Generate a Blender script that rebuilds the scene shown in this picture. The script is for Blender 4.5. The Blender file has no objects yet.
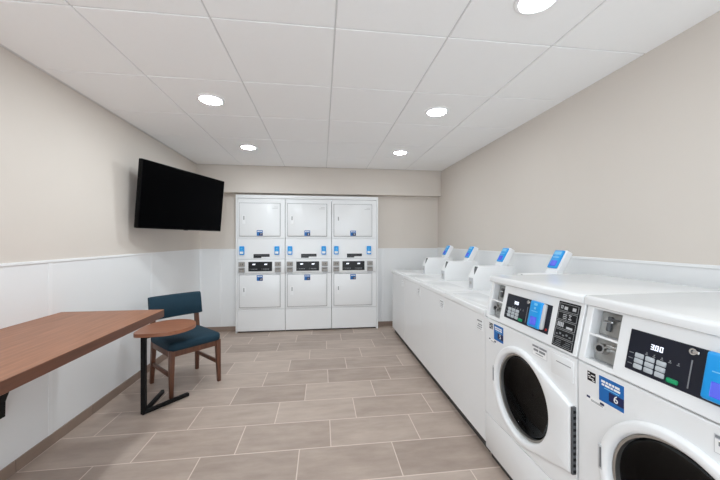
import bpy, bmesh, math, random
from mathutils import Matrix, Vector
random.seed(4)
SC = bpy.context.scene
COL = SC.collection
R = math.radians

# ------------------------------------------------------------------ materials
def lin(c):
    out = []
    for v in c:
        v = v / 255.0
        out.append(v / 12.92 if v <= 0.04045 else ((v + 0.055) / 1.055) ** 2.4)
    return (out[0], out[1], out[2], 1.0)

def mat(name, rgb, rough=0.5, metal=0.0, spec=0.5, noise=0.0, scale=20.0, bump=0.0, bscale=200.0,
        emit=None, emit_str=0.0, trans=0.0, coat=0.0):
    m = bpy.data.materials.new(name)
    m.use_nodes = True
    nt = m.node_tree
    b = nt.nodes['Principled BSDF']
    b.inputs['Base Color'].default_value = lin(rgb)
    b.inputs['Roughness'].default_value = rough
    b.inputs['Metallic'].default_value = metal
    b.inputs['Specular IOR Level'].default_value = spec
    b.inputs['Transmission Weight'].default_value = trans
    b.inputs['Coat Weight'].default_value = coat
    tc = nt.nodes.new('ShaderNodeTexCoord')
    if noise > 0:
        n = nt.nodes.new('ShaderNodeTexNoise')
        n.inputs['Scale'].default_value = scale
        n.inputs['Detail'].default_value = 4
        nt.links.new(tc.outputs['Object'], n.inputs['Vector'])
        mx = nt.nodes.new('ShaderNodeMix'); mx.data_type = 'RGBA'
        c = lin(rgb)
        mx.inputs[6].default_value = tuple(v * (1 - noise) for v in c[:3]) + (1,)
        mx.inputs[7].default_value = tuple(min(1, v * (1 + noise)) for v in c[:3]) + (1,)
        nt.links.new(n.outputs['Fac'], mx.inputs[0])
        nt.links.new(mx.outputs[2], b.inputs['Base Color'])
    if bump > 0:
        n2 = nt.nodes.new('ShaderNodeTexNoise')
        n2.inputs['Scale'].default_value = bscale
        nt.links.new(tc.outputs['Object'], n2.inputs['Vector'])
        bp = nt.nodes.new('ShaderNodeBump')
        bp.inputs['Strength'].default_value = bump
        bp.inputs['Distance'].default_value = 0.002
        nt.links.new(n2.outputs['Fac'], bp.inputs['Height'])
        nt.links.new(bp.outputs['Normal'], b.inputs['Normal'])
    if emit is not None:
        b.inputs['Emission Color'].default_value = lin(emit)
        b.inputs['Emission Strength'].default_value = emit_str
    return m

def wood_mat(name, dark, light, axis, rough=0.4, stretch=12.0, scale=5.0):
    m = bpy.data.materials.new(name); m.use_nodes = True
    nt = m.node_tree; b = nt.nodes['Principled BSDF']
    tc = nt.nodes.new('ShaderNodeTexCoord')
    mp = nt.nodes.new('ShaderNodeMapping')
    s = [stretch, stretch, stretch]; s[axis] = 0.7
    mp.inputs['Scale'].default_value = s
    nt.links.new(tc.outputs['Object'], mp.inputs['Vector'])
    n = nt.nodes.new('ShaderNodeTexNoise')
    n.inputs['Scale'].default_value = scale; n.inputs['Detail'].default_value = 6
    n.inputs['Distortion'].default_value = 0.4
    nt.links.new(mp.outputs['Vector'], n.inputs['Vector'])
    r = nt.nodes.new('ShaderNodeValToRGB')
    r.color_ramp.elements[0].position = 0.3; r.color_ramp.elements[0].color = lin(dark)
    r.color_ramp.elements[1].position = 0.7; r.color_ramp.elements[1].color = lin(light)
    nt.links.new(n.outputs['Fac'], r.inputs['Fac'])
    nt.links.new(r.outputs['Color'], b.inputs['Base Color'])
    b.inputs['Roughness'].default_value = rough
    return m

def floor_mat():
    """taupe porcelain planks 0.61 x 0.305 m, laid in thirds, pale grout"""
    m = bpy.data.materials.new('floor_tile'); m.use_nodes = True
    nt = m.node_tree; b = nt.nodes['Principled BSDF']; L = nt.links.new
    def mth(op, a, bb=None, c=None):
        n = nt.nodes.new('ShaderNodeMath'); n.operation = op
        for i, v in enumerate((a, bb, c)):
            if v is None: continue
            if isinstance(v, (int, float)): n.inputs[i].default_value = v
            else: L(v, n.inputs[i])
        return n.outputs[0]
    tc = nt.nodes.new('ShaderNodeTexCoord')
    sp = nt.nodes.new('ShaderNodeSeparateXYZ'); L(tc.outputs['Object'], sp.inputs[0])
    TW, TH, g = 0.61, 0.305, 0.0032
    ry = mth('DIVIDE', mth('SUBTRACT', sp.outputs['Y'], 2.035), TH)
    row = mth('FLOOR', ry)
    fy = mth('MULTIPLY', mth('SUBTRACT', ry, row), TH)
    rx = mth('SUBTRACT', mth('DIVIDE', mth('SUBTRACT', sp.outputs['X'], 0.058), TW), mth('DIVIDE', row, 3.0))
    cx = mth('FLOOR', rx)
    fx = mth('MULTIPLY', mth('SUBTRACT', rx, cx), TW)
    dx = mth('MINIMUM', fx, mth('SUBTRACT', TW, fx))
    dy = mth('MINIMUM', fy, mth('SUBTRACT', TH, fy))
    d = mth('MINIMUM', dx, dy)
    gm = nt.nodes.new('ShaderNodeMapRange'); gm.inputs['From Min'].default_value = g * 0.75
    gm.inputs['From Max'].default_value = g * 1.3
    L(d, gm.inputs['Value'])
    cb = nt.nodes.new('ShaderNodeCombineXYZ'); L(cx, cb.inputs[0]); L(row, cb.inputs[1])
    wn = nt.nodes.new('ShaderNodeTexWhiteNoise'); L(cb.outputs[0], wn.inputs['Vector'])
    # cloudy veining along the plank, different on every tile
    vm = nt.nodes.new('ShaderNodeVectorMath'); vm.operation = 'MULTIPLY_ADD'
    L(wn.outputs['Color'], vm.inputs[0]); vm.inputs[1].default_value = (9, 9, 9)
    mp = nt.nodes.new('ShaderNodeMapping'); mp.inputs['Scale'].default_value = (2.2, 7.0, 1)
    L(tc.outputs['Object'], mp.inputs['Vector']); L(mp.outputs[0], vm.inputs[2])
    nz = nt.nodes.new('ShaderNodeTexNoise'); nz.inputs['Scale'].default_value = 1.6
    nz.inputs['Detail'].default_value = 7; nz.inputs['Roughness'].default_value = 0.62
    L(vm.outputs[0], nz.inputs['Vector'])
    f = mth('ADD', mth('MULTIPLY', nz.outputs['Fac'], 0.75), mth('MULTIPLY', wn.outputs['Value'], 0.28))
    rp = nt.nodes.new('ShaderNodeValToRGB')
    rp.color_ramp.elements[0].position = 0.25; rp.color_ramp.elements[0].color = lin(TILE_DARK)
    rp.color_ramp.elements[1].position = 0.80; rp.color_ramp.elements[1].color = lin(TILE_LIGHT)
    L(f, rp.inputs['Fac'])
    mx = nt.nodes.new('ShaderNodeMix'); mx.data_type = 'RGBA'
    L(gm.outputs[0], mx.inputs[0]); mx.inputs[6].default_value = lin(GROUT); L(rp.outputs[0], mx.inputs[7])
    L(mx.outputs[2], b.inputs['Base Color'])
    b.inputs['Roughness'].default_value = 0.42
    bp = nt.nodes.new('ShaderNodeBump'); bp.inputs['Distance'].default_value = 0.0015; bp.inputs['Strength'].default_value = 0.6
    L(gm.outputs[0], bp.inputs['Height']); L(bp.outputs[0], b.inputs['Normal'])
    return m

TILE_DARK = (153, 136, 125); TILE_LIGHT = (193, 176, 164); GROUT = (216, 199, 188)
M = dict(
    beige=mat('beige_paint', (213, 205, 197), 0.75, noise=0.015, scale=3, bump=0.15, bscale=350),
    ceil=mat('ceiling_tile_white', (247, 247, 247), 0.9, noise=0.01, scale=40, bump=0.25, bscale=500),
    grid=mat('ceiling_grid_white', (218, 218, 218), 0.6),
    frp=mat('white_wall_panel', (232, 233, 234), 0.35, noise=0.01, scale=4, bump=0.12, bscale=250),
    strip=mat('white_plastic_strip', (236, 237, 238), 0.4),
    base=mat('taupe_tile_base', (142, 123, 111), 0.45, noise=0.08, scale=9),
    enamel=mat('white_enamel', (236, 237, 238), 0.22, noise=0.006, scale=6),
    enamel2=mat('white_plastic', (238, 239, 240), 0.32),
    gap=mat('dark_gap', (92, 92, 94), 0.8),
    softgap=mat('painted_gap_grey', (150, 150, 152), 0.7),  # grey painted in where gaps read dark
    toe=mat('charcoal_toe_kick', (54, 52, 51), 0.6),
    black=mat('black_panel', (13, 14, 18), 0.3, spec=0.35),
    navyblack=mat('blue_black_panel', (17, 21, 36), 0.3, spec=0.4),
    blackmetal=mat('black_powder_coat', (8, 8, 9), 0.5, spec=0.25),
    blue=mat('bright_blue_plastic', (12, 152, 228), 0.35),
    skyblue=mat('pale_blue_plastic', (120, 196, 240), 0.35),
    sticker=mat('blue_sticker', (16, 102, 176), 0.45),
    navy=mat('navy_print', (20, 28, 78), 0.45),
    white=mat('white_print', (240, 240, 240), 0.5),
    greyp=mat('grey_print', (132, 134, 138), 0.6),
    lgrey=mat('light_grey_plastic', (196, 197, 200), 0.4),
    mgrey=mat('mid_grey_plastic', (160, 160, 162), 0.5),
    steel=mat('brushed_steel', (178, 177, 174), 0.32, metal=0.9, noise=0.08, scale=60),
    coinplate=mat('dull_coin_plate', (158, 153, 146), 0.5, metal=0.3),
    chrome=mat('chrome', (205, 205, 205), 0.15, metal=1.0),
    hinge=mat('dark_grey_hinge', (92, 94, 97), 0.45, metal=0.3),
    rubber=mat('black_rubber', (16, 16, 17), 0.5),
    drum=mat('dark_stainless_drum', (48, 52, 58), 0.4, metal=0.85, noise=0.2, scale=30),
    screen=mat('tv_screen', (3, 3, 4), 0.3, spec=0.02),
    bezel=mat('tv_bezel', (6, 6, 7), 0.4, spec=0.1),
    button=mat('button_grey', (188, 193, 198), 0.4),
    green=mat('green_button', (22, 158, 104), 0.4),
    red=mat('red_light', (190, 40, 24), 0.4),
    lcd=mat('reader_screen', (70, 84, 190), 0.2, emit=(92, 100, 226), emit_str=0.35),
    digits=mat('display_digits', (220, 225, 235), 0.4, emit=(225, 228, 240), emit_str=0.9),
    **{'lens%d' % v: mat('lit_lens_%d' % v, (255, 255, 255), 0.5, emit=(239, 248, 252), emit_str=float(v)) for v in (32, 58, 100, 150, 175)},
    trimw=mat('white_light_trim', (238, 238, 238), 0.5),
    fabric=mat('teal_upholstery', (24, 52, 67), 0.75, noise=0.16, scale=14, bump=0.5, bscale=420, spec=0.3),
    desk=wood_mat('walnut_laminate', (132, 86, 60), (160, 108, 79), 1, 0.42),
    deskedge=wood_mat('walnut_laminate_edge', (88, 54, 39), (106, 66, 48), 1, 0.45),
    sidewood=wood_mat('warm_wood_top', (134, 84, 60), (158, 104, 76), 0, 0.4),
    chairwood=wood_mat('walnut_stained_wood', (84, 52, 38), (112, 72, 53), 2, 0.4),
)
gl = mat('dark_door_glass', (70, 78, 88), 0.02, trans=1.0, spec=0.16)
gl.node_tree.nodes['Principled BSDF'].inputs['IOR'].default_value = 1.22
M['glass'] = gl
M['floor'] = floor_mat()

# ------------------------------------------------------------------ mesh builder
class MB:
    def __init__(self):
        self.bm = bmesh.new(); self.mats = []
    def _mi(self, m):
        if m not in self.mats: self.mats.append(m)
        return self.mats.index(m)
    def merge(self, t, m, X=None):
        if X is not None: bmesh.ops.transform(t, matrix=X, verts=t.verts)
        bmesh.ops.recalc_face_normals(t, faces=t.faces)
        self.raw(t, m)
    def raw(self, t, m):
        i = self._mi(m)
        for f in t.faces: f.material_index = i
        me = bpy.data.meshes.new('tmp'); t.to_mesh(me); t.free()
        self.bm.from_mesh(me); bpy.data.meshes.remove(me)
        return self
    def box(self, x0, x1, y0, y1, z0, z1, m, bev=0.0, seg=2, X=None):
        t = bmesh.new(); bmesh.ops.create_cube(t, size=1)
        bmesh.ops.scale(t, vec=(x1 - x0, y1 - y0, z1 - z0), verts=t.verts)
        bmesh.ops.translate(t, vec=((x0 + x1) / 2, (y0 + y1) / 2, (z0 + z1) / 2), verts=t.verts)
        if bev > 0: bmesh.ops.bevel(t, geom=list(t.edges), offset=bev, segments=seg, affect='EDGES', profile=0.5)
        self.merge(t, m, X); return self
    def prism(self, pts, plane, a0, a1, m, bev=0.0, seg=2, X=None):
        t = bmesh.new()
        def P(p, a):
            return {'xz': (p[0], a, p[1]), 'xy': (p[0], p[1], a), 'yz': (a, p[0], p[1])}[plane]
        A = [t.verts.new(P(p, a0)) for p in pts]; B = [t.verts.new(P(p, a1)) for p in pts]
        t.faces.new(A); t.faces.new(B)
        n = len(pts)
        for i in range(n): t.faces.new((A[i], A[(i + 1) % n], B[(i + 1) % n], B[i]))
        bmesh.ops.recalc_face_normals(t, faces=t.faces)
        if bev > 0: bmesh.ops.bevel(t, geom=list(t.edges), offset=bev, segments=seg, affect='EDGES', profile=0.5)
        self.merge(t, m, X); return self
    def cyl(self, p0, p1, r0, m, r1=None, n=20, X=None):
        r1 = r0 if r1 is None else r1
        p0 = Vector(p0); p1 = Vector(p1); d = p1 - p0
        t = bmesh.new()
        bmesh.ops.create_cone(t, cap_ends=True, segments=n, radius1=r0, radius2=r1, depth=d.length)
        q = d.to_track_quat('Z', 'Y').to_matrix().to_4x4()
        bmesh.ops.transform(t, matrix=Matrix.Translation((p0 + p1) / 2) @ q, verts=t.verts)
        self.merge(t, m, X); return self
    def frustum(self, p0, s0, p1, s1, m, bev=0.0, seg=2, X=None):
        """tapered bar with horizontal ends: p = centre, s = (sx, sy)"""
        t = bmesh.new(); vs = []
        for p, s in ((p0, s0), (p1, s1)):
            vs.append([t.verts.new((p[0] + a * s[0] / 2, p[1] + b * s[1] / 2, p[2])) for a, b in ((-1, -1), (1, -1), (1, 1), (-1, 1))])
        t.faces.new(vs[0]); t.faces.new(vs[1])
        for i in range(4): t.faces.new((vs[0][i], vs[0][(i + 1) % 4], vs[1][(i + 1) % 4], vs[1][i]))
        bmesh.ops.recalc_face_normals(t, faces=t.faces)
        if bev > 0: bmesh.ops.bevel(t, geom=list(t.edges), offset=bev, segments=seg, affect='EDGES', profile=0.5)
        self.merge(t, m, X); return self
    def bar(self, p0, p1, w, h, m, bev=0.0, X=None):
        """rectangular bar between two points: w horizontal, h upright"""
        p0 = Vector(p0); p1 = Vector(p1); d = p1 - p0
        ux = d.normalized(); up = Vector((0, 0, 1)) if abs(ux.z) < 0.95 else Vector((0, 1, 0))
        uy = up.cross(ux).normalized(); uz = ux.cross(uy)
        F = Matrix((ux, uy, uz)).transposed().to_4x4(); F.translation = (p0 + p1) / 2
        L = d.length
        F = F if X is None else X @ F
        self.box(-L / 2, L / 2, -w / 2, w / 2, -h / 2, h / 2, m, bev, 2, F); return self
    def lathe(self, prof, centre, axis, m, n=48, X=None):
        """prof = [(r, along)], axis 'x' or 'z'"""
        t = bmesh.new(); rings = []
        for r, a in prof:
            ring = []
            for k in range(n):
                th = 2 * math.pi * k / n; c, s = r * math.cos(th), r * math.sin(th)
                p = (a, c, s) if axis == 'x' else ((c, a, s) if axis == 'y' else (c, s, a))
                ring.append(t.verts.new((p[0] + centre[0], p[1] + centre[1], p[2] + centre[2])))
            rings.append(ring)
        for a, b in zip(rings, rings[1:]):
            for k in range(n): t.faces.new((a[k], a[(k + 1) % n], b[(k + 1) % n], b[k]))
        bmesh.ops.remove_doubles(t, verts=t.verts, dist=1e-6)
        rings = [[v for v in q if v.is_valid] for q in rings]
        if prof[0][0] > 0 and prof[0][0] < 0.003: t.faces.new(rings[0])
        if prof[-1][0] < 0.003: t.faces.new(rings[-1])
        self.merge(t, m, X); return self
    def rings(self, loops, m, X=None, cap0=False, cap1=False):
        t = bmesh.new(); rs = [[t.verts.new(p) for p in l] for l in loops]
        n = len(rs[0])
        for a, b in zip(rs, rs[1:]):
            for k in range(n): t.faces.new((a[k], a[(k + 1) % n], b[(k + 1) % n], b[k]))
        if cap0: t.faces.new(rs[0])
        if cap1: t.faces.new(rs[-1])
        self.merge(t, m, X); return self
    def text(self, s, size, X, m, ext=0.0004, align='CENTER'):
        cu = bpy.data.curves.new('txt', 'FONT'); cu.body = s; cu.size = size; cu.extrude = ext
        cu.align_x = align; cu.align_y = 'CENTER'; cu.resolution_u = 4
        o = bpy.data.objects.new('txt', cu); COL.objects.link(o)
        dg = bpy.context.evaluated_depsgraph_get()
        me = bpy.data.meshes.new_from_object(o.evaluated_get(dg))
        t = bmesh.new(); t.from_mesh(me)
        bpy.data.objects.remove(o); bpy.data.curves.remove(cu); bpy.data.meshes.remove(me)
        bmesh.ops.transform(t, matrix=X, verts=t.verts)
        self.raw(t, m); return self
    def build(self, name, parent=None, smooth=35, loc=None):
        me = bpy.data.meshes.new(name)
        self.bm.to_mesh(me); self.bm.free()
        for m in self.mats: me.materials.append(m)
        for p in me.polygons: p.use_smooth = True
        me.set_sharp_from_angle(angle=R(smooth))
        o = bpy.data.objects.new(name, me); COL.objects.link(o)
        if parent: o.parent = parent
        if loc: o.location = loc
        return o

def thing(name, label, cat, loc=(0, 0, 0), rz=0.0, group=None):
    o = bpy.data.objects.new(name, None); COL.objects.link(o)
    o.empty_display_size = 0.1
    o.location = loc; o.rotation_euler = (0, 0, rz)
    o['label'] = label; o['category'] = cat
    if group: o['group'] = group
    return o

def dup(root, loc, label, group=None):
    def cp(o, par):
        c = o.copy(); COL.objects.link(c)
        if par: c.parent = par
        for k in [x for x in bpy.data.objects if x.parent == o]: cp(k, c)
        return c
    c = cp(root, None); c.location = loc; c['label'] = label
    if group: c['group'] = group
    return c

def struct(o, kind='structure'):
    o['kind'] = kind; return o

FX = Matrix(((0, 0, -1, 0), (-1, 0, 0, 0), (0, 1, 0, 0), (0, 0, 0, 1)))   # text plane facing -X
FY = Matrix(((1, 0, 0, 0), (0, 0, -1, 0), (0, 1, 0, 0), (0, 0, 0, 1)))    # text plane facing -Y
T = Matrix.Translation

# ------------------------------------------------------------------ the room
XL, XR, YB, YF, H = -1.785, 1.862, 4.79, -1.2, 2.44
SOF_Y, SOF_Z = 4.655, 2.05
DX0, DX1, DY = -1.248, 0.857, 4.68         # dryer surround
struct(MB().box(XL - .1, XR + .1, YF, 5.6, -.1, 0, M['floor']).build('floor'))

# suspended ceiling: grid of bars and lay-in tiles
c = MB()
c.box(XL - .1, XR + .1, YF, 5.6, H + .006, H + .1, M['grid'])
gx = [-1.151 - .61, -1.151, -.541, .066, .667, 1.272, 1.88]
gy = [.354 + .61 * k - .61 * 5 for k in range(13)]
for a, b in zip(gx, gx[1:]):
    for d, e in zip(gy, gy[1:]):
        x0, x1 = max(a + .0045, XL), min(b - .0045, XR)
        y1 = min(e - .0045, SOF_Y)
        if x1 - x0 < .02 or y1 - (d + .0045) < .01: continue
        c.box(x0, x1, d + .0045, y1, H, H + .012, M['ceil'], .002, 1)
struct(c.build('ceiling'))

def wain(parent, boxes, name):
    for i, b in enumerate(boxes):
        w = MB().box(*b, M['frp']).build('wainscot_panel', parent)

WZ = 1.222
wl = struct(MB().box(XL - .1, XL, YF, 5.6, 0, H + .05, M['beige']).build('wall_left'))
seam = [-2.61, -1.39, -.17, 1.05, 2.27, 3.49]
ys = seam + [YB]
for a, b in zip(ys, ys[1:]):
    MB().box(XL, XL + .003, a + .0015, b - .0015, .07, WZ, M['frp']).build('wainscot_panel', wl)
for y in seam[1:]:
    MB().box(XL, XL + .0055, y - .016, y + .016, .07, WZ, M['strip'], .0015, 1).build('seam_strip', wl)
MB().box(XL, XL + .009, YF, YB, WZ - .012, WZ + .006, M['strip'], .002, 1).build('panel_cap', wl)
wr = struct(MB().box(XR, XR + .1, YF, 5.6, 0, H + .05, M['beige']).build('wall_right'))
for a, b in zip(ys, ys[1:]):
    MB().box(XR - .003, XR, a + .0015, b - .0015, .07, WZ + .012, M['frp']).build('wainscot_panel', wr)
for y in seam[1:]:
    MB().box(XR - .0055, XR, y - .016, y + .016, .07, WZ + .012, M['strip'], .0015, 1).build('seam_strip', wr)
MB().box(XR - .009, XR, YF, YB, WZ, WZ + .018, M['strip'], .002, 1).build('panel_cap', wr)

b = MB()
b.box(XL, DX0, YB, YB + .1, 0, H, M['beige'])
b.box(DX1, XR, YB, YB + .1, 0, H, M['beige'])
b.box(DX0, DX1, YB, YB + .1, 2.03, H, M['beige'])
wb = struct(b.build('wall_back'))
MB().box(XL, XR, SOF_Y, YB, SOF_Z, H + .01, M['beige'], .004, 1).build('soffit', wb)
for a, d in ((XL, -1.491), (-1.491, DX0), (DX1, .949), (.949, XR)):
    MB().box(a + .0015, d - .0015, YB - .003, YB, .07, WZ, M['frp']).build('wainscot_panel', wb)
for x in (-1.491, .949):
    MB().box(x - .016, x + .016, YB - .0055, YB, .07, WZ, M['strip'], .0015, 1).build('seam_strip', wb)
MB().box(XL + .003, XL + .018, YB - .018, YB - .003, .07, WZ, M['strip'], .002, 1).build('corner_strip', wb)
for a, d in ((XL, DX0), (DX1, XR)):
    MB().box(a, d, YB - .009, YB, WZ - .012, WZ + .006, M['strip'], .002, 1).build('panel_cap', wb)
bl = MB()
yy = 2.03 - .61 * 8
while yy < YB - .02:
    bl.box(XL, XL + .011, yy + .0015, min(yy + .6085, YB - .011), 0, .074, M['base'], .0015, 1); yy += .61
struct(bl.build('baseboard_left'))
struct(MB().box(XL + .011, DX0, YB - .011, YB, 0, .074, M['base'], .0015, 1).box(DX1, XR, YB - .011, YB, 0, .074, M['base'], .0015, 1).build('baseboard_back'))

# white sheet-metal surround of the dryer bank
s = MB()
s.box(DX0, DX0 + .018, DY - .012, YB + .02, 0.0, 2.022, M['enamel2'], .003, 1)
s.box(DX1 - .026, DX1, DY - .012, YB + .02, 0.0, 2.022, M['enamel2'], .003, 1)
s.box(DX0 + .018, DX1 - .026, DY - .012, YB + .02, 1.972, 2.022, M['enamel2'], .003, 1)
struct(s.build('trim_1'))

# ------------------------------------------------------------------ downlights
def downlight(x, y, power, label):
    t = thing('ceiling_light', label, 'ceiling light', (x, y, H), 0, 'round downlights set in the ceiling tiles')
    MB().lathe([(.076, -.006), (.080, -.010), (.092, -.009), (.098, -.004), (.099, .0)], (0, 0, 0), 'z', M['trimw'], 40).build('trim_ring', t)
    MB().lathe([(.0765, -.004), (.070, -.0085), (.04, -.0115), (.002, -.0125)], (0, 0, 0), 'z', M['lens%d' % power], 40).build('lens', t)
    return t
LXL, LXR = -.848, .958
downlight(LXL, 2.489, 175, 'round lit downlight on the ceiling nearest the television, nearer of the left pair')
downlight(LXL, 3.709, 150, 'round lit downlight in the ceiling at upper left of the dryers, beyond the television edge')
downlight(LXR, 3.709, 58, 'round lit downlight above right of the dryers, farthest on the washer side')
downlight(LXR, 2.489, 58, 'round lit downlight in the ceiling over the top loaders, middle of the washer side row')
downlight(LXR, 1.269, 32, 'large round lit downlight cut by the top edge of the photo, over the front loaders')
downlight(LXL, 1.269, 100, 'round lit downlight above the wooden wall desk, out of the picture overhead')
downlight(LXL, .049, 100, 'added unseen downlight behind the viewpoint on the desk side')  # unseen fixture, added to light the room from behind
downlight(LXR, .049, 58, 'added unseen downlight behind the viewpoint on the washer side')  # likewise unseen, added for its light

# ------------------------------------------------------------------ stickers
def sticker_x(num, y, z, w, h, x=-.0008):
    """blue number sticker on a face looking to -X; y,z = centre"""
    k = MB()
    k.box(x - .0004, x, y - w / 2 - .002, y + w / 2 + .002, z - h / 2 - .002, z + h / 2 + .002, M['white'])
    k.box(x - .0008, x, y - w / 2, y + w / 2, z - h / 2, z + h / 2, M['sticker'])
    a = x - .0013
    def bar(u0, u1, v0, v1, m):   # u from left 0..1, v from top 0..1
        k.box(a, x, y + w / 2 - u1 * w, y + w / 2 - u0 * w, z + h / 2 - v1 * h, z + h / 2 - v0 * h, m)
    for u0, u1 in ((.10, .26), (.29, .38), (.41, .52), (.55, .63), (.66, .84)): bar(u0, u1, .14, .23, M['white'])
    for u0, u1 in ((.12, .22), (.25, .45), (.48, .58), (.61, .86)): bar(u0, u1, .27, .35, M['white'])
    bar(.42, 1.0, .50, .84, M['navy']); bar(.22, .82, .41, .44, M['skyblue'])
    k.text(num, h * .40, T((a - .0006, y + w / 2 - .70 * w, z + h / 2 - .665 * h)) @ FX, M['white'])
    return k

def sticker_y(num, x, z, w, h, y):
    k = MB()
    k.box(x - w / 2 - .003, x + w / 2 + .003, y - .0004, y, z - h / 2 - .003, z + h / 2 + .003, M['white'])
    k.box(x - w / 2, x + w / 2, y - .0008, y, z - h / 2, z + h / 2, M['sticker'])
    a = y - .0013
    def bar(u0, u1, v0, v1, m): k.box(x - w / 2 + u0 * w, x - w / 2 + u1 * w, a, y, z + h / 2 - v1 * h, z + h / 2 - v0 * h, m)
    for u0, u1 in ((.12, .40), (.44, .60), (.64, .88)): bar(u0, u1, .16, .30, M['white'])
    bar(.40, 1.0, .48, .96, M['navy'])
    k.text(num, h * (.46 if len(num) == 1 else .36), T((x + .20 * w, a - .0006, z - .22 * h)) @ FY, M['white'])
    return k

# ------------------------------------------------------------------ stacked dryers
def make_dryer(idx, x0, w, label, up_no, low_no):
    t = thing('stacked_dryer', label, 'dryer', (x0, DY, 0), 0, 'stacked tumble dryers in the back wall')
    e = M['enamel']
    k = MB()
    k.box(.003, w - .003, 0.012, .62, .016, 1.97, e, .003, 1)
    k.build('cabinet', t)
    MB().box(.0032, w - .0032, -.004, .012, .024, .334, e, .003, 1).build('base_panel', t)
    MB().box(.0032, w - .0032, -.004, .012, 1.385, 1.968, e, .003, 1).build('upper_front', t)
    MB().box(.0032, w - .0032, -.004, .012, 1.080, 1.379, e, .003, 1).build('upper_fascia', t)
    MB().box(.0032, w - .0032, -.004, .012, .340, .868, e, .003, 1).build('lower_front', t)
    # control housing stands a little proud
    MB().prism([(.012, .868), (-.020, .872), (-.020, 1.062), (-.008, 1.076), (.012, 1.076)], 'yz', .004, w - .004, e).build('control_housing', t) \
        if False else MB().box(.004, w - .004, -.018, .012, .872, 1.074, e, .006, 2).build('control_housing', t)
    MB().box(.08, .31, .3, .5, 0, .016, M['toe']).box(w - .31, w - .08, .3, .5, 0, .016, M['toe']).box(.01, w - .01, .03, .05, 0, .02, M['toe']).build('foot', t)
    for z0, z1, no, sz in ((1.419, 1.899, up_no, 1.462), (.374, .846, low_no, .802)):
        d = MB().box(.037, .612 + (w - .686), -.022, -.006, z0, z1, e, .006, 3).build('door', t)
        MB().box(.031, .618 + (w - .686), -.0075, -.003, z0 - .006, z1 + .006, M['softgap']).build('gap_shade', d)  # grey slab round the door, painted shade of its gap
        hz = (z0 + z1) / 2
        hk = MB().box(.078, .122, -.026, -.021, hz - .065, hz + .065, M['enamel2'], .002, 1)
        hk.box(.094, .110, -.0275, -.025, hz - .005, hz + .052, M['mgrey'], .001, 1)  # grey bar painted in for the shadow of the pull recess
        hk.build('door_pull', d)
        sticker_y(no, .325, sz, .086, .082, -.0222).build('number_sticker', d)
        if z0 > 1:
            MB().box(.50, .585, -.0228, -.0218, z1 - .075, z1 - .071, M['mgrey']).box(.53, .585, -.0228, -.0218, z1 - .055, z1 - .051, M['mgrey']).build('printed_label', d)
    # two contactless readers
    for rx in (.037, w - .152):
        r_ = MB().box(rx, rx + .068, -.032, -.003, 1.142, 1.268, M['blue'], .009, 3).build('card_reader', t)
        MB().box(rx + .010, rx + .058, -.0335, -.030, 1.158, 1.192, M['white'], .001, 1).build('reader_screen', r_)
        MB().box(rx + .016, rx + .052, -.0332, -.030, 1.208, 1.214, M['skyblue']).box(rx + .022, rx + .046, -.0332, -.030, 1.232, 1.24, M['skyblue']).build('reader_logo', r_)
    lb = MB().box(.233, .462, -.006, -.003, 1.112, 1.153, M['black']).box(.233, .345, -.006, -.003, 1.094, 1.112, M['black'])
    lb.box(.245, .345, -.0068, -.003, 1.104, 1.107, M['greyp']).box(.25, .45, -.0068, -.003, 1.13, 1.133, M['greyp'])
    lb.build('instruction_label', t)
    # coin blocks
    for cx in (.025, w - .148):
        for z0, z1 in ((.970, 1.040), (.886, .956)):
            cb = MB().box(cx, cx + .09, -.030, -.015, z0, z1, M['mgrey'], .003, 1)
            cb.box(cx + .008, cx + .082, -.032, -.028, z0 + .008, z1 - .008, M['coinplate'], .001, 1)
            if z0 > .95:
                cb.box(cx + .030, cx + .036, -.034, -.030, z0 + .02, z1 - .018, M['gap']).box(cx + .052, cx + .066, -.034, -.030, z0 + .024, z1 - .024, M['gap'])
            else:
                cb.box(cx + .016, cx + .074, -.034, -.030, z1 - .026, z1 - .016, M['gap']).cyl((cx + .045, -.030, z0 + .024), (cx + .045, -.036, z0 + .024), .009, M['mgrey'])
            cb.build('coin_block', t)
        MB().box(cx + .012, cx + .082, -.024, -.010, .846, .884, M['lgrey'], .003, 1).build('coin_shadow', t)  # grey strip standing in for the shadow under the coin blocks
    p = MB().box(.163, w - .186, -.024, -.014, .902, 1.040, M['black'], .003, 1).build('control_panel', t)
    half = (w - .349) / 2
    for q in (0, 1):
        c0 = .163 + half * q
        dm = MB().prism([(c0 + .056, .994), (c0 + .094, .994), (c0 + .104, 1.012), (c0 + .062, 1.012)], 'xz', -.0255, -.0225, M['digits'])
        dm.build('display', p)
        bt = MB()
        for i in range(4): bt.box(c0 + .045 + .022 * i, c0 + .060 + .022 * i, -.0255, -.0225, .926, .940, M['greyp'])
        bt.box(c0 + .022, c0 + .027, -.0255, -.0225, .922, .945, M['greyp'])
        bt.build('button_row', p)
    return t
U = (DX1 - .026 - DX0 - .018) / 3
dn = [('white double stacked coin dryer, leftmost of the three against the back wall', '7', '10'),
      ('white double stacked coin dryer in the middle, between two identical dryers', '8', '11'),
      ('white double stacked coin dryer, rightmost of the three, nearest the row of washers', '9', '12')]
for i, (lb, a, b_) in enumerate(dn):
    make_dryer(i, DX0 + .018 + U * i, U, lb, a, b_)

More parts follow.
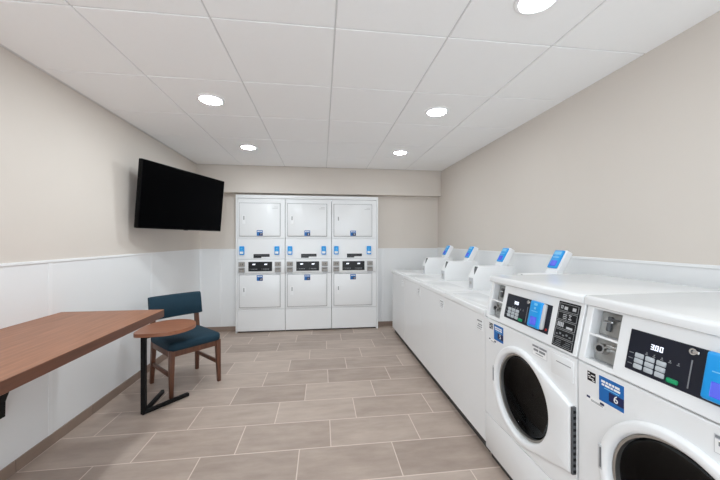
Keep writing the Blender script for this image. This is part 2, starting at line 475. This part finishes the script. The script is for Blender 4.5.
# ------------------------------------------------------------------ contactless reader leaning back (on top-load coin boxes)
def make_top_loader():
    W, D, Ht = .6519, .72, .914
    t = thing('top_load_washer', 'x', 'washing machine', (0, 0, 0), 0, 'white top-loading washers along the right wall')
    e = M['enamel']
    MB().box(.002, D, 0.0, W, .075, .876, e, .0008, 1).build('cabinet', t)
    MB().box(.035, D - .02, .006, W - .006, 0, .078, M['toe']).build('toe_kick', t)
    # top deck with soft front edge
    MB().prism([(-.008, .882), (-.008, .906), (-.0055, .912), (.001, .9145), (D, .9145), (D, .872), (-.004, .872)], 'xz', .0, W, e, .0008, 1).build('top_deck', t)
    l = MB().box(.045, .28, .05, W - .05, .908, .9168, e, .002, 2)
    l.build('lid', t)
    MB().box(.052, .068, W / 2 - .06, W / 2 + .06, .9163, .9175, M['lgrey'], .0005, 1).build('lid_grip', t)
    pl = MB().box(-.0005, .004, .034, .108, .765, .838, M['strip'])
    for z0, z1, a, b_ in ((.822, .830, .04, .102), (.800, .806, .04, .09), (.786, .791, .04, .1), (.772, .776, .05, .1)):
        pl.box(-.0012, .004, a, b_, z0, z1, M['greyp'])
    pl.build('printed_label', t)
    # coin box
    y0, y1 = .088, .192
    cb = MB().prism([(.305, .914), (.305, 1.030), (.352, 1.124), (.690, 1.124), (.690, .914)], 'xz', y0, y1, M['enamel2'], .005, 2).build('coin_box', t)
    S = T((.305, 0, 1.030)) @ Matrix.Rotation(math.atan2(.047, .094), 4, 'Y')
    k = MB().prism([(y0 + .010, .100), (y0 + .062, .100), (y0 + .050, .070), (y0 + .016, .026), (y0 + .010, .026)], 'yz', -.003, .004, M['hinge'], .001, 1, S)
    k.box(-.0045, .002, y0 + .020, y0 + .046, .086, .092, M['black'], 0, 1, S)
    k.build('coin_slot', cb)
    MB().box(.3025, .308, y0 + .012, y1 - .012, .926, 1.018, M['lgrey'], .002, 1).cyl((.298, (y0 + y1) / 2, .975), (.304, (y0 + y1) / 2, .975), .012, M['steel']).build('coin_door', cb)  # panel's grey carries the shade on this front face
    # reader
    S2 = T((.572, 0, 1.118)) @ Matrix.Rotation(R(29), 4, 'Y')
    a, b_ = y0 + .016, y0 + .124
    rd = MB().box(0, .052, a, b_, 0.0, .196, M['enamel2'], .008, 3, S2).build('card_reader', t)
    f = MB().box(-.013, .004, a + .010, b_ - .010, .046, .188, M['blue'], .008, 3, S2)
    f.box(-.015, -.010, a + .022, b_ - .022, .150, .176, M['skyblue'], .002, 1, S2)
    f.box(-.0145, -.010, a + .026, b_ - .026, .126, .134, M['skyblue'], 0, 1, S2)
    f.build('reader_face', rd)
    MB().box(-.0155, -.011, a + .024, b_ - .030, .060, .104, M['lcd'], .002, 1, S2).build('reader_screen', rd)
    return t
TLX, TLY, TLP = 1.035, 1.8535, .6525
tl = make_top_loader()
tll = ['white top-loading washer right beside the front loaders, its coin box hidden behind them',
       'white top-loading washer second from the front loaders, its coin box the nearest seen whole',
       'white top-loading washer third from the front loaders, second from the back wall',
       'white top-loading washer at the far end of the row, closest to the dryers']
tl.location = (TLX, TLY, 0); tl['label'] = tll[0]
for i in (1, 2, 3): dup(tl, (TLX, TLY + TLP * i + (.005 if i == 3 else 0), 0), tll[i])

# ------------------------------------------------------------------ front loaders
def ray_hull(c, r, tabs, th):
    """distance from centre c along angle th to the hull of the circle (radius r) and tab points"""
    d = (math.cos(th), math.sin(th)); best = r
    segs = []
    up, dn_ = tabs
    def tang(p, sgn):
        v = (p[0] - c[0], p[1] - c[1]); L = math.hypot(*v); a = math.atan2(v[1], v[0]); b = math.acos(r / L)
        return (c[0] + r * math.cos(a + sgn * b), c[1] + r * math.sin(a + sgn * b))
    # tabs lie on the -y side: upper tab tangent goes over the top
    segs.append((tang(up, -1), up)); segs.append((up, dn_)); segs.append((dn_, tang(dn_, 1)))
    for p, q in segs:
        ex, ey = q[0] - p[0], q[1] - p[1]
        den = d[0] * ey - d[1] * ex
        if abs(den) < 1e-9: continue
        px, py = p[0] - c[0], p[1] - c[1]
        s = (px * ey - py * ex) / den; u = (px * d[1] - py * d[0]) / den
        if s > 0 and -1e-6 <= u <= 1 + 1e-6: best = max(best, s)
    return best

def make_front_loader(label, number, Y0, extra):
    W, D = .7025, .745
    t = thing('front_load_washer', label, 'washing machine', (1.03, Y0, 0), 0, 'white front-loading washers')
    e = M['enamel']
    C = (W / 2 + .001, .548)
    # cabinet with a round opening
    RH = .222
    corners = [(0.0, .276), (W, .276), (W, .872), (0.0, .872)]
    angs = sorted(set([round(2 * math.pi * k / 72, 6) for k in range(72)] + [round(math.atan2(z - C[1], y - C[0]) % (2 * math.pi), 6) for y, z in corners]))
    def rect_r(th):
        d = (math.cos(th), math.sin(th)); best = 1e9
        if d[0] > 1e-9: best = min(best, (W - C[0]) / d[0])
        if d[0] < -1e-9: best = min(best, (0 - C[0]) / d[0])
        if d[1] > 1e-9: best = min(best, (.872 - C[1]) / d[1])
        if d[1] < -1e-9: best = min(best, (.276 - C[1]) / d[1])
        return best
    def loop(rf, x): return [(x, C[0] + rf(th) * math.cos(th), C[1] + rf(th) * math.sin(th)) for th in angs]
    k = MB()
    k.rings([loop(rect_r, .02), loop(lambda a: rect_r(a) , .004), loop(lambda a: rect_r(a) - .004, 0.0), loop(lambda a: RH + .006, 0.0), loop(lambda a: RH, .006), loop(lambda a: RH, .05)], e)
    for (x0, x1, y0, y1, z0, z1) in ((.018, D, 0, .012, .05, .874), (.018, D, W - .012, W, .05, .874), (D - .01, D, 0, W, .05, 1.09), (.02, D, 0, W, .05, .06), (.05, D, 0, W, .868, .876)):
        k.box(x0, x1, y0, y1, z0, z1, e)
    k.build('cabinet', t)
    MB().box(0, .03, .001, W - .001, .055, .271, e, .004, 2).build('kick_panel', t)
    MB().box(.03, D - .04, .02, W - .02, 0, .06, M['toe']).build('plinth', t)
    # drum
    dr = MB().lathe([(.222, .05), (.222, .06), (.205, .080), (.205, .095), (.235, .105), (.235, .46), (.12, .50), (.002, .51)], (0, C[0], C[1]), 'x', M['drum'], 56)
    dr.build('drum', t)
    lf = MB()
    for q in range(3):
        th = R(90 + 120 * q); cy, cz = C[0] + .185 * math.cos(th), C[1] + .185 * math.sin(th)
        lf.bar((.10, cy, cz), (.44, cy, cz), .05, .07, M['drum'], .015)
    lf.build('drum_paddle', t)
    MB().lathe([(.221, .040), (.212, .046), (.206, .060), (.203, .085), (.206, .100)], (0, C[0], C[1]), 'x', M['rubber'], 56).build('door_gasket', t)
    # door: disc running out to a straight hinge edge
    Rd = .246; tabs = ((.012, .676), (.012, .400))
    angd = sorted(set([round(2 * math.pi * q / 96, 6) for q in range(96)] + [round(math.atan2(p[1] - C[1], p[0] - C[0]) % (2 * math.pi), 6) for p in tabs]))
    hull = {a: ray_hull(C, Rd, tabs, a) for a in angd}
    def dl(f, x): return [(x, C[0] + f(a) * math.cos(a), C[1] + f(a) * math.sin(a)) for a in angd]
    door = MB()
    door.rings([dl(lambda a: hull[a] - .004, .0), dl(lambda a: hull[a], -.002), dl(lambda a: hull[a] - .002, -.011), dl(lambda a: hull[a] - .007, -.017), dl(lambda a: hull[a] - .012, -.0185),
                dl(lambda a: .221, -.0185), dl(lambda a: .213, -.015), dl(lambda a: .209, -.006), dl(lambda a: .2065, .012), dl(lambda a: .2065, .03)], M['enamel2'])
    do = door.build('door', t, 50)
    MB().lathe([(.2075, .008), (.2045, .004), (.197, .007), (.1955, .024)], (0, C[0], C[1]), 'x', M['steel'], 72).build('door_ring', do)
    MB().lathe([(.200, .016), (.199, .022), (.182, .040), (.13, .058), (.06, .066), (.0035, .068), (.0035, .073), (.06, .071), (.13, .063), (.184, .045), (.203, .024), (.2035, .016), (.200, .016)], (0, C[0], C[1]), 'x', M['glass'], 72).build('door_glass', do)
    hg = MB().box(-.0165, .005, .0025, .011, .400, .677, M['hinge'], .001, 1)
    for q in range(11):
        z = .408 + q * .0243
        hg.box(-.012, .000, .0010, .004, z, z + .011, M['black'])
    hg.build('hinge', do)
    hd = MB().box(-.0195, -.008, C[0] + .222, C[0] + .242, .520, .612, M['lgrey'], .004, 2)
    hd.box(-.0205, -.015, C[0] + .226, C[0] + .234, .528, .604, M['hinge'], .002, 1)
    hd.build('door_handle', do)
    # sloping control panel
    S = T((-.002, 0, .880)) @ Matrix.Rotation(R(12), 4, 'Y')
    SL = .224; by0, by1 = .556, .672
    p = MB()
    p.box(0, .05, .001, by0, 0, SL, e, .003, 1, S)
    p.box(0, .05, by1, W - .001, 0, SL, e, .003, 1, S)
    p.box(.0005, .05, by0 - .004, by1 + .004, 0, .018, e, 0, 1, S)
    p.box(.0005, .05, by0 - .004, by1 + .004, SL - .010, SL, e, 0, 1, S)
    p.box(.0005, .05, by0 - .004, by1 + .004, .110, .118, e, 0, 1, S)
    p.build('control_panel', t)
    bay = MB().box(.046, .052, by0 - .002, by1 + .002, .016, SL - .008, M['lgrey'], 0, 1, S)
    for s0, s1 in ((.018, .110), (.118, SL - .010)):
        bay.box(.038, .047, by0 + .004, by1 - .004, s0 + .004, s1 - .004, M['steel'], .002, 1, S)
    bay.build('coin_bay', t)
    cs = MB()
    cs.box(.026, .040, by0 + .062, by0 + .078, .140, .196, M['hinge'], .003, 1, S)
    cs.box(.022, .030, by0 + .052, by0 + .088, .172, .180, M['chrome'], .002, 1, S)
    cs.box(.024, .032, by0 + .030, by0 + .066, .186, .191, M['gap'], .001, 1, S)
    cs.build('coin_slot', t)
    lk = MB().cyl((.010, by0 + .072, .070), (.040, by0 + .072, .070), .020, M['chrome'], X=S)
    lk.cyl((.008, by0 + .072, .070), (.0105, by0 + .072, .070), .012, M['black'], X=S)
    lk.box(.022, .040, by0 + .020, by0 + .062, .078, .092, M['steel'], .004, 2, S)
    lk.box(.028, .040, by0 + .012, by0 + .03, .030, .085, M['steel'], .003, 2, S)
    lk.build('coin_lock', t)
    # electronic panel
    py0, py1, ps0, ps1 = .170, .514, .042, .178
    ep = MB().box(-.003, .004, py0, py1, ps0, ps1, M['navyblack'], .002, 1, S)
    # seven segment 3.00
    seg = {'3': 'abgcd', '0': 'abcdef'}
    dg = MB()
    def digit(ch, yl, s0, w, h):
        th = .0024
        G = {'a': (0, w, h - th, h), 'g': (0, w, h / 2 - th / 2, h / 2 + th / 2), 'd': (0, w, 0, th), 'f': (0, th, h / 2, h), 'b': (w - th, w, h / 2, h), 'e': (0, th, 0, h / 2), 'c': (w - th, w, 0, h / 2)}
        for q in seg[ch]:
            u0, u1, v0, v1 = G[q]
            dg.box(-.0040, -.002, yl - u1, yl - u0, s0 + v0, s0 + v1, M['digits'], 0, 1, S)
    digit('3', .4420, .130, .0090, .0165); digit('0', .4290, .130, .0090, .0165); digit('0', .4160, .130, .0090, .0165)
    dg.box(-.0040, -.002, .4300, .4317, .130, .1322, M['digits'], 0, 1, S)
    dg.build('price_display', t)
    ic = ep
    for q in range(5):
        yl = .455 - q * .0225
        ic.box(-.0038, -.002, yl - .008, yl, .108, .1105, M['greyp'], 0, 1, S)
        ic.box(-.0038, -.002, yl - .006, yl - .003, .112, .1165, M['greyp'], 0, 1, S)
    for q in range(3):
        ic.box(-.0038, -.002, .491, .505, .063 + q * .018, .0655 + q * .018, M['greyp'], 0, 1, S)
    ic.build('display_panel', t)
    for cidx in range(3):
        for q in range(3):
            yc = .471 - cidx * .0330
            MB().box(-.0055, -.002, yc - .0135, yc + .0135, .054 + q * .0178, .0695 + q * .0178, M['button'], .003, 2, S).build('button', t)
    MB().box(-.0055, -.002, .354, .384, .052, .066, M['green'], .004, 2, S).build('start_button', t)
    MB().cyl((-.006, .331, .162), (0, .331, .162), .0095, M['chrome'], X=S).cyl((-.0068, .331, .162), (-.004, .331, .162), .005, M['hinge'], X=S).box(-.008, -.004, .315, .331, .158, .166, M['chrome'], .001, 1, S).build('key_lock', t)
    MB().box(-.0042, -.002, .3285, .3315, .056, .138, M['greyp'], 0, 1, S).build('panel_divider', t)
    # contactless reader on the panel
    ra, rb = .192, .286
    rd = MB().box(-.022, .0, ra + .002, rb - .004, .054, .176, M['lgrey'], .010, 3, S).build('card_reader', t)
    f = MB().box(-.030, -.012, ra + .012, rb, .051, .180, M['blue'], .0085, 4, S)
    f.box(-.0306, -.029, ra + .040, ra + .062, .158, .170, M['skyblue'], 0, 1, S)
    f.box(-.0306, -.029, ra + .032, ra + .074, .128, .131, M['skyblue'], 0, 1, S)
    f.box(-.0306, -.029, ra + .046, ra + .058, .140, .150, M['skyblue'], 0, 1, S)
    f.build('reader_face', rd)
    MB().box(-.0309, -.029, ra + .030, rb - .022, .064, .104, M['lcd'], .002, 1, S).build('reader_screen', rd)
    MB().box(-.0055, -.002, .177, .187, .056, .066, M['red'], .001, 1, S).build('status_light', t)
    # instruction sign
    sg = MB().box(-.0028, .002, .020, .136, .010, .210, M['black'], .001, 1, S)
    def fr(y0, y1, s0, s1):
        w_ = .0018
        for a in ((y0, y1, s0, s0 + w_), (y0, y1, s1 - w_, s1), (y0, y0 + w_, s0, s1), (y1 - w_, y1, s0, s1)):
            sg.box(-.0035, 0, a[0], a[1], a[2], a[3], M['mgrey'], 0, 1, S)
    for q in range(5): fr(.026, .130, .016 + q * .0382, .050 + q * .0382)
    def mk(y0, y1, s0, s1, m=M['lgrey']): sg.box(-.0036, 0, y0, y1, s0, s1, m, 0, 1, S)
    b4 = .016 + 4 * .0382
    mk(.108, .120, b4 + .010, b4 + .024); mk(.082, .100, b4 + .008, b4 + .022); mk(.038, .056, b4 + .010, b4 + .024)
    mk(.111, .117, b4 + .013, b4 + .021, M['black'])
    b3 = b4 - .0382
    for q in range(3): mk(.080, .100, b3 + .007 + q * .008, b3 + .010 + q * .008)
    for a, d, z in ((.056, .070, .024), (.060, .066, .016), (.054, .070, .008)): mk(a, d, b3 + z, b3 + z + .004)
    b2 = b3 - .0382
    for q in range(4): mk(.122 - q * .009 - .006, .122 - q * .009, b2 + .008, b2 + .028)
    mk(.04, .072, b2 + .006, b2 + .015)
    b1 = b2 - .0382
    for q in range(5): mk(.122 - q * .018 - .010, .122 - q * .018, b1 + .009 + (q % 2) * .004, b1 + .015 + (q % 2) * .006, M['greyp'])
    b0 = b1 - .0382
    for q in range(3): mk(.086, .120 - q * .004, b0 + .007 + q * .008, b0 + .009 + q * .008, M['greyp']); mk(.036, .074 - q * .006, b0 + .007 + q * .008, b0 + .009 + q * .008, M['greyp'])
    sg.build('instruction_sign', t)
    # lid
    MB().prism([(.036, 1.0985), (.028, 1.101), (.030, 1.124), (.033, 1.131), (.040, 1.135), (.052, 1.1365), (D, 1.1365), (D, 1.090), (.060, 1.090)], 'xz', .0008, W - .0008, e, .002, 2).build('lid', t)
    # stickers and labels on the front
    sticker_x(number, .557, .810, .096, .092).build('number_sticker', t)
    ml = MB().box(-.0012, .001, .621, .656, .816, .851, M['black'])
    for a, d, z0, z1 in ((.624, .640, .838, .841), (.642, .653, .832, .835), (.628, .650, .826, .829), (.624, .634, .820, .823), (.646, .653, .842, .846)): ml.box(-.0018, .001, a, d, z0, z1, M['white'])
    ml.build('maker_label', t)
    wlb = MB().box(-.0010, .001, .582, .660, .737, .757, M['white'])
    wlb.box(-.0016, .001, .644, .659, .748, .756, M['navy']).box(-.0016, .001, .584, .601, .748, .756, M['navy'])
    for z in (.741, .745): wlb.box(-.0016, .001, .59, .64, z, z + .0018, M['greyp'])
    wlb.build('printed_label', t)
    if extra:
        nl = MB().box(-.0010, .001, .165, .265, .800, .850, M['lgrey']).box(-.0013, .001, .167, .263, .802, .838, M['white'])
        for a, d, z0, z1 in ((.222, .262, .841, .848), (.168, .214, .841, .848), (.222, .255, .822, .833), (.176, .216, .822, .833), (.19, .24, .810, .814)): nl.box(-.0017, .001, a, d, z0, z1, M['greyp'])
        nl.build('notice_label', t)
        dp = MB().box(-.004, .002, .012, .136, .765, .858, e, .0035, 2)
        dp.box(-.0055, -.002, .024, .104, .826, .830, M['softgap'], .0005, 1)
        dp.build('soap_drawer', t)
    return t
FY1 = 1.1385
make_front_loader('white front-loading washer beside the top loaders, whole round door and black instruction sign showing', '5', FY1, True)
make_front_loader('white front-loading washer in the near right corner, cut by the frame, blue sticker numbered 6', '6', FY1 - .7095, True)

# ------------------------------------------------------------------ wall desk
t = thing('wall_desk', 'long brown walnut desk top fixed to the left wall on black steel brackets', 'desk', (XL, .30, 0))
dt = MB().box(.003, .665, 0, 2.058, .812, .864, M['desk'], .002, 1)
for f in dt.bm.faces:
    if abs(f.normal.z) < .5: f.material_index = dt._mi(M['deskedge'])
dt.build('desk_top', t)
for by in (.35, 1.60):
    k = MB()
    k.prism([(.004, .812), (.004, .375), (.058, .39), (.060, .475), (.092, .565), (.20, .76), (.56, .79), (.58, .812)], 'xz', by - .02, by + .02, M['blackmetal'], .002, 1)
    k.build('bracket', t)

# ------------------------------------------------------------------ C-shaped side table
t = thing('laptop_table', 'small rounded wooden side table on a black metal post, pulled over the chair seat', 'side table', (-1.375, 2.60, 0))
raw = [(-1.455, 2.572), (-1.340, 2.566), (-1.215, 2.590), (-1.125, 2.690), (-1.105, 2.835), (-1.18, 2.965), (-1.31, 3.012), (-1.435, 2.965), (-1.498, 2.84), (-1.490, 2.68)]
raw = [(a + 1.390, b_ - 2.60) for a, b_ in raw]
pts = []
n = len(raw)
for i in range(n):
    p0, p1, p2, p3 = [Vector(raw[(i + j - 1) % n]) for j in range(4)]
    for s_ in range(6):
        u = s_ / 6
        q = .5 * ((2 * p1) + (p2 - p0) * u + (2 * p0 - 5 * p1 + 4 * p2 - p3) * u * u + (3 * p1 - p0 - 3 * p2 + p3) * u ** 3)
        pts.append((q.x, q.y))
tt = MB().prism(pts, 'xy', .606, .634, M['sidewood'])
tt.build('table_top', t, 40)
B = (-.007, -.005)
dA = Vector((.212, .255)).normalized(); dB = Vector((-.025, .34)).normalized()
MB().box(B[0] - .016, B[0] + .016, B[1] - .016, B[1] + .016, 0.006, .604, M['blackmetal'], .002, 1, ).build('post', t)
MB().bar((B[0] - dA.x * .015, B[1] - dA.y * .015, .013), (B[0] + dA.x * .345, B[1] + dA.y * .345, .013), .034, .026, M['blackmetal'], .003).build('foot', t)
fb = MB().bar((B[0], B[1], .0125), (B[0] + dB.x * .335, B[1] + dB.y * .335, .0125), .030, .025, M['blackmetal'], .003)
fb.cyl((B[0] + dB.x * .335, B[1] + dB.y * .335, 0), (B[0] + dB.x * .335, B[1] + dB.y * .335, .025), .015, M['blackmetal'])
fb.build('foot', t)
MB().bar((B[0], B[1], .596), (B[0] + dA.x * .30, B[1] + dA.y * .30, .596), .030, .018, M['blackmetal'], .002).build('top_support', t)

# ------------------------------------------------------------------ chair
t = thing('dining_chair', 'armless walnut chair with teal upholstered seat and back beside the left wall', 'chair', (-1.297, 3.132, 0), R(45))
W2, D2 = .212, .226
wd = M['chairwood']
for s_ in (-1, 1):
    MB().frustum((s_ * (W2 - .002), -D2, 0), (.030, .030), (s_ * (W2 - .010), -D2 + .012, .405), (.044, .046), wd, .004).build('leg', t)
    # rear leg runs up to carry the back
    k = MB()
    k.frustum((s_ * (W2 - .004), D2 + .004, 0), (.030, .032), (s_ * (W2 - .012), D2 - .028, .40), (.038, .050), wd, .003)
    k.frustum((s_ * (W2 - .012), D2 - .028, .398), (.038, .050), (s_ * (W2 - .012), D2 + .012, .70), (.034, .034), wd, .003)
    k.build('leg', t)
    MB().bar((s_ * (W2 - .006), -D2 + .012, .185), (s_ * (W2 - .008), D2 - .012, .185), .018, .036, wd, .003).build('side_stretcher', t)
sf = MB()
sf.box(-W2 + .008, W2 - .008, -D2 - .002, -D2 + .020, .346, .402, wd, .003)
sf.box(-W2 + .008, W2 - .008, D2 - .045, D2 - .023, .346, .402, wd, .003)
for s_ in (-1, 1): sf.box(min(s_ * (W2 + .006), s_ * (W2 - .016)), max(s_ * (W2 + .006), s_ * (W2 - .016)), -D2 + .01, D2 - .03, .346, .402, wd, .003)
sf.build('seat_frame', t)
# seat cushion: domed pad
t_ = MB()
def pad(w, d, y0, zs, loops=(), rc=.05):
    out = []
    for (ins, z) in zs:
        l = []
        hw, hd = w / 2 - ins, d / 2 - ins
        r = max(.006, rc - ins)
        for cx, cy, a0 in ((hw - r, hd - r, 0), (-hw + r, hd - r, 90), (-hw + r, -hd + r, 180), (hw - r, -hd + r, 270)):
            for q in range(7):
                a = R(a0 + 15 * q); l.append((cx + r * math.cos(a), y0 + cy + r * math.sin(a), z))
        out.append(l)
    return out
t_.rings(pad(.455, .475, -.012, [(.02, .396), (.004, .402), (.0, .418), (.0, .448), (.006, .460), (.018, .468), (.045, .474), (.10, .479), (.18, .481)]), M['fabric'], cap0=True, cap1=True)
t_.build('seat', t, 60)
# backrest: gently curved upholstered band
k = bmesh.new()
prof = [(-.024, .603), (-.031, .612), (-.031, .80), (-.024, .813), (0, .818), (.018, .813), (.024, .80), (.024, .612), (.018, .603), (0, .600)]
secs = 17; RS = []
for i in range(secs):
    u = -1 + 2 * i / (secs - 1); x = u * .236
    sc = 1.0 if abs(u) < .97 else .8
    yb = D2 - .012 - .022 * u * u + .0
    RS.append([(x, yb + a * sc + (z - .6) * .17, .709 + (z - .709) * (1 if abs(u) < .97 else .985)) for a, z in prof])
MB().rings(RS, M['fabric'], cap0=True, cap1=True).build('backrest', t, 60)

# ------------------------------------------------------------------ television
t = thing('television', 'large black flat television swung out from the left wall on a tilting arm', 'television', (-1.460, 3.565, 1.786), R(70))
S = Matrix.Rotation(R(5.2), 4, 'X')
w, h = .571, .318
MB().box(-w, w, -.012, .030, -h, h, M['bezel'], .004, 2, S).box(-w * .7, w * .7, .028, .058, -h * .8, h * .55, M['bezel'], .01, 2, S).build('housing', t)
MB().box(-w + .009, w - .009, -.0135, -.010, -h + .014, h - .009, M['screen'], 0, 1, S).build('screen', t)
MB().box(-.03, .03, -.014, -.010, -h - .004, -h + .004, M['bezel'], .001, 1, S).build('sensor', t)
inv = Matrix.Rotation(-R(70), 4, 'Z') @ T((1.460, -3.565, -1.786))
k = MB()
k.box(XL + .0065, XL + .022, 3.50, 3.66, 1.66, 1.92, M['blackmetal'], .002, 1, inv)
k.bar((XL + .02, 3.58, 1.79), (-1.60, 3.50, 1.79), .04, .05, M['blackmetal'], .004, inv)
k.bar((-1.60, 3.50, 1.79), (-1.497, 3.585, 1.785), .04, .05, M['blackmetal'], .004, inv)
k.build('wall_mount', t)

# ------------------------------------------------------------------ light, camera
w = bpy.data.worlds.new('World'); SC.world = w; w.use_nodes = True
bg = w.node_tree.nodes['Background']
bg.inputs['Color'].default_value = (0.89, 0.985, 1.06, 1); bg.inputs['Strength'].default_value = 2.1

cam = bpy.data.cameras.new('Camera'); co = bpy.data.objects.new('Camera', cam); COL.objects.link(co)
cam.sensor_width = 36; cam.sensor_fit = 'HORIZONTAL'; cam.lens = 308 / 720 * 36
cam.clip_start = 0.05
co.location = (0, 0, 1.36); co.rotation_euler = (R(90), 0, -math.atan2(38, 308))
SC.camera = co
SC.view_settings.view_transform = 'Standard'
SC.view_settings.look = 'None'
SC.view_settings.exposure = 0.32
SC.view_settings.gamma = 1.0
SC.view_settings.use_curve_mapping = False
SC.cycles.use_denoising = True
SC.cycles.max_bounces = 14
SC.cycles.diffuse_bounces = 8
SC.cycles.sample_clamp_indirect = 6.0
SC.cycles.caustics_refractive = False
SC.cycles.caustics_reflective = False
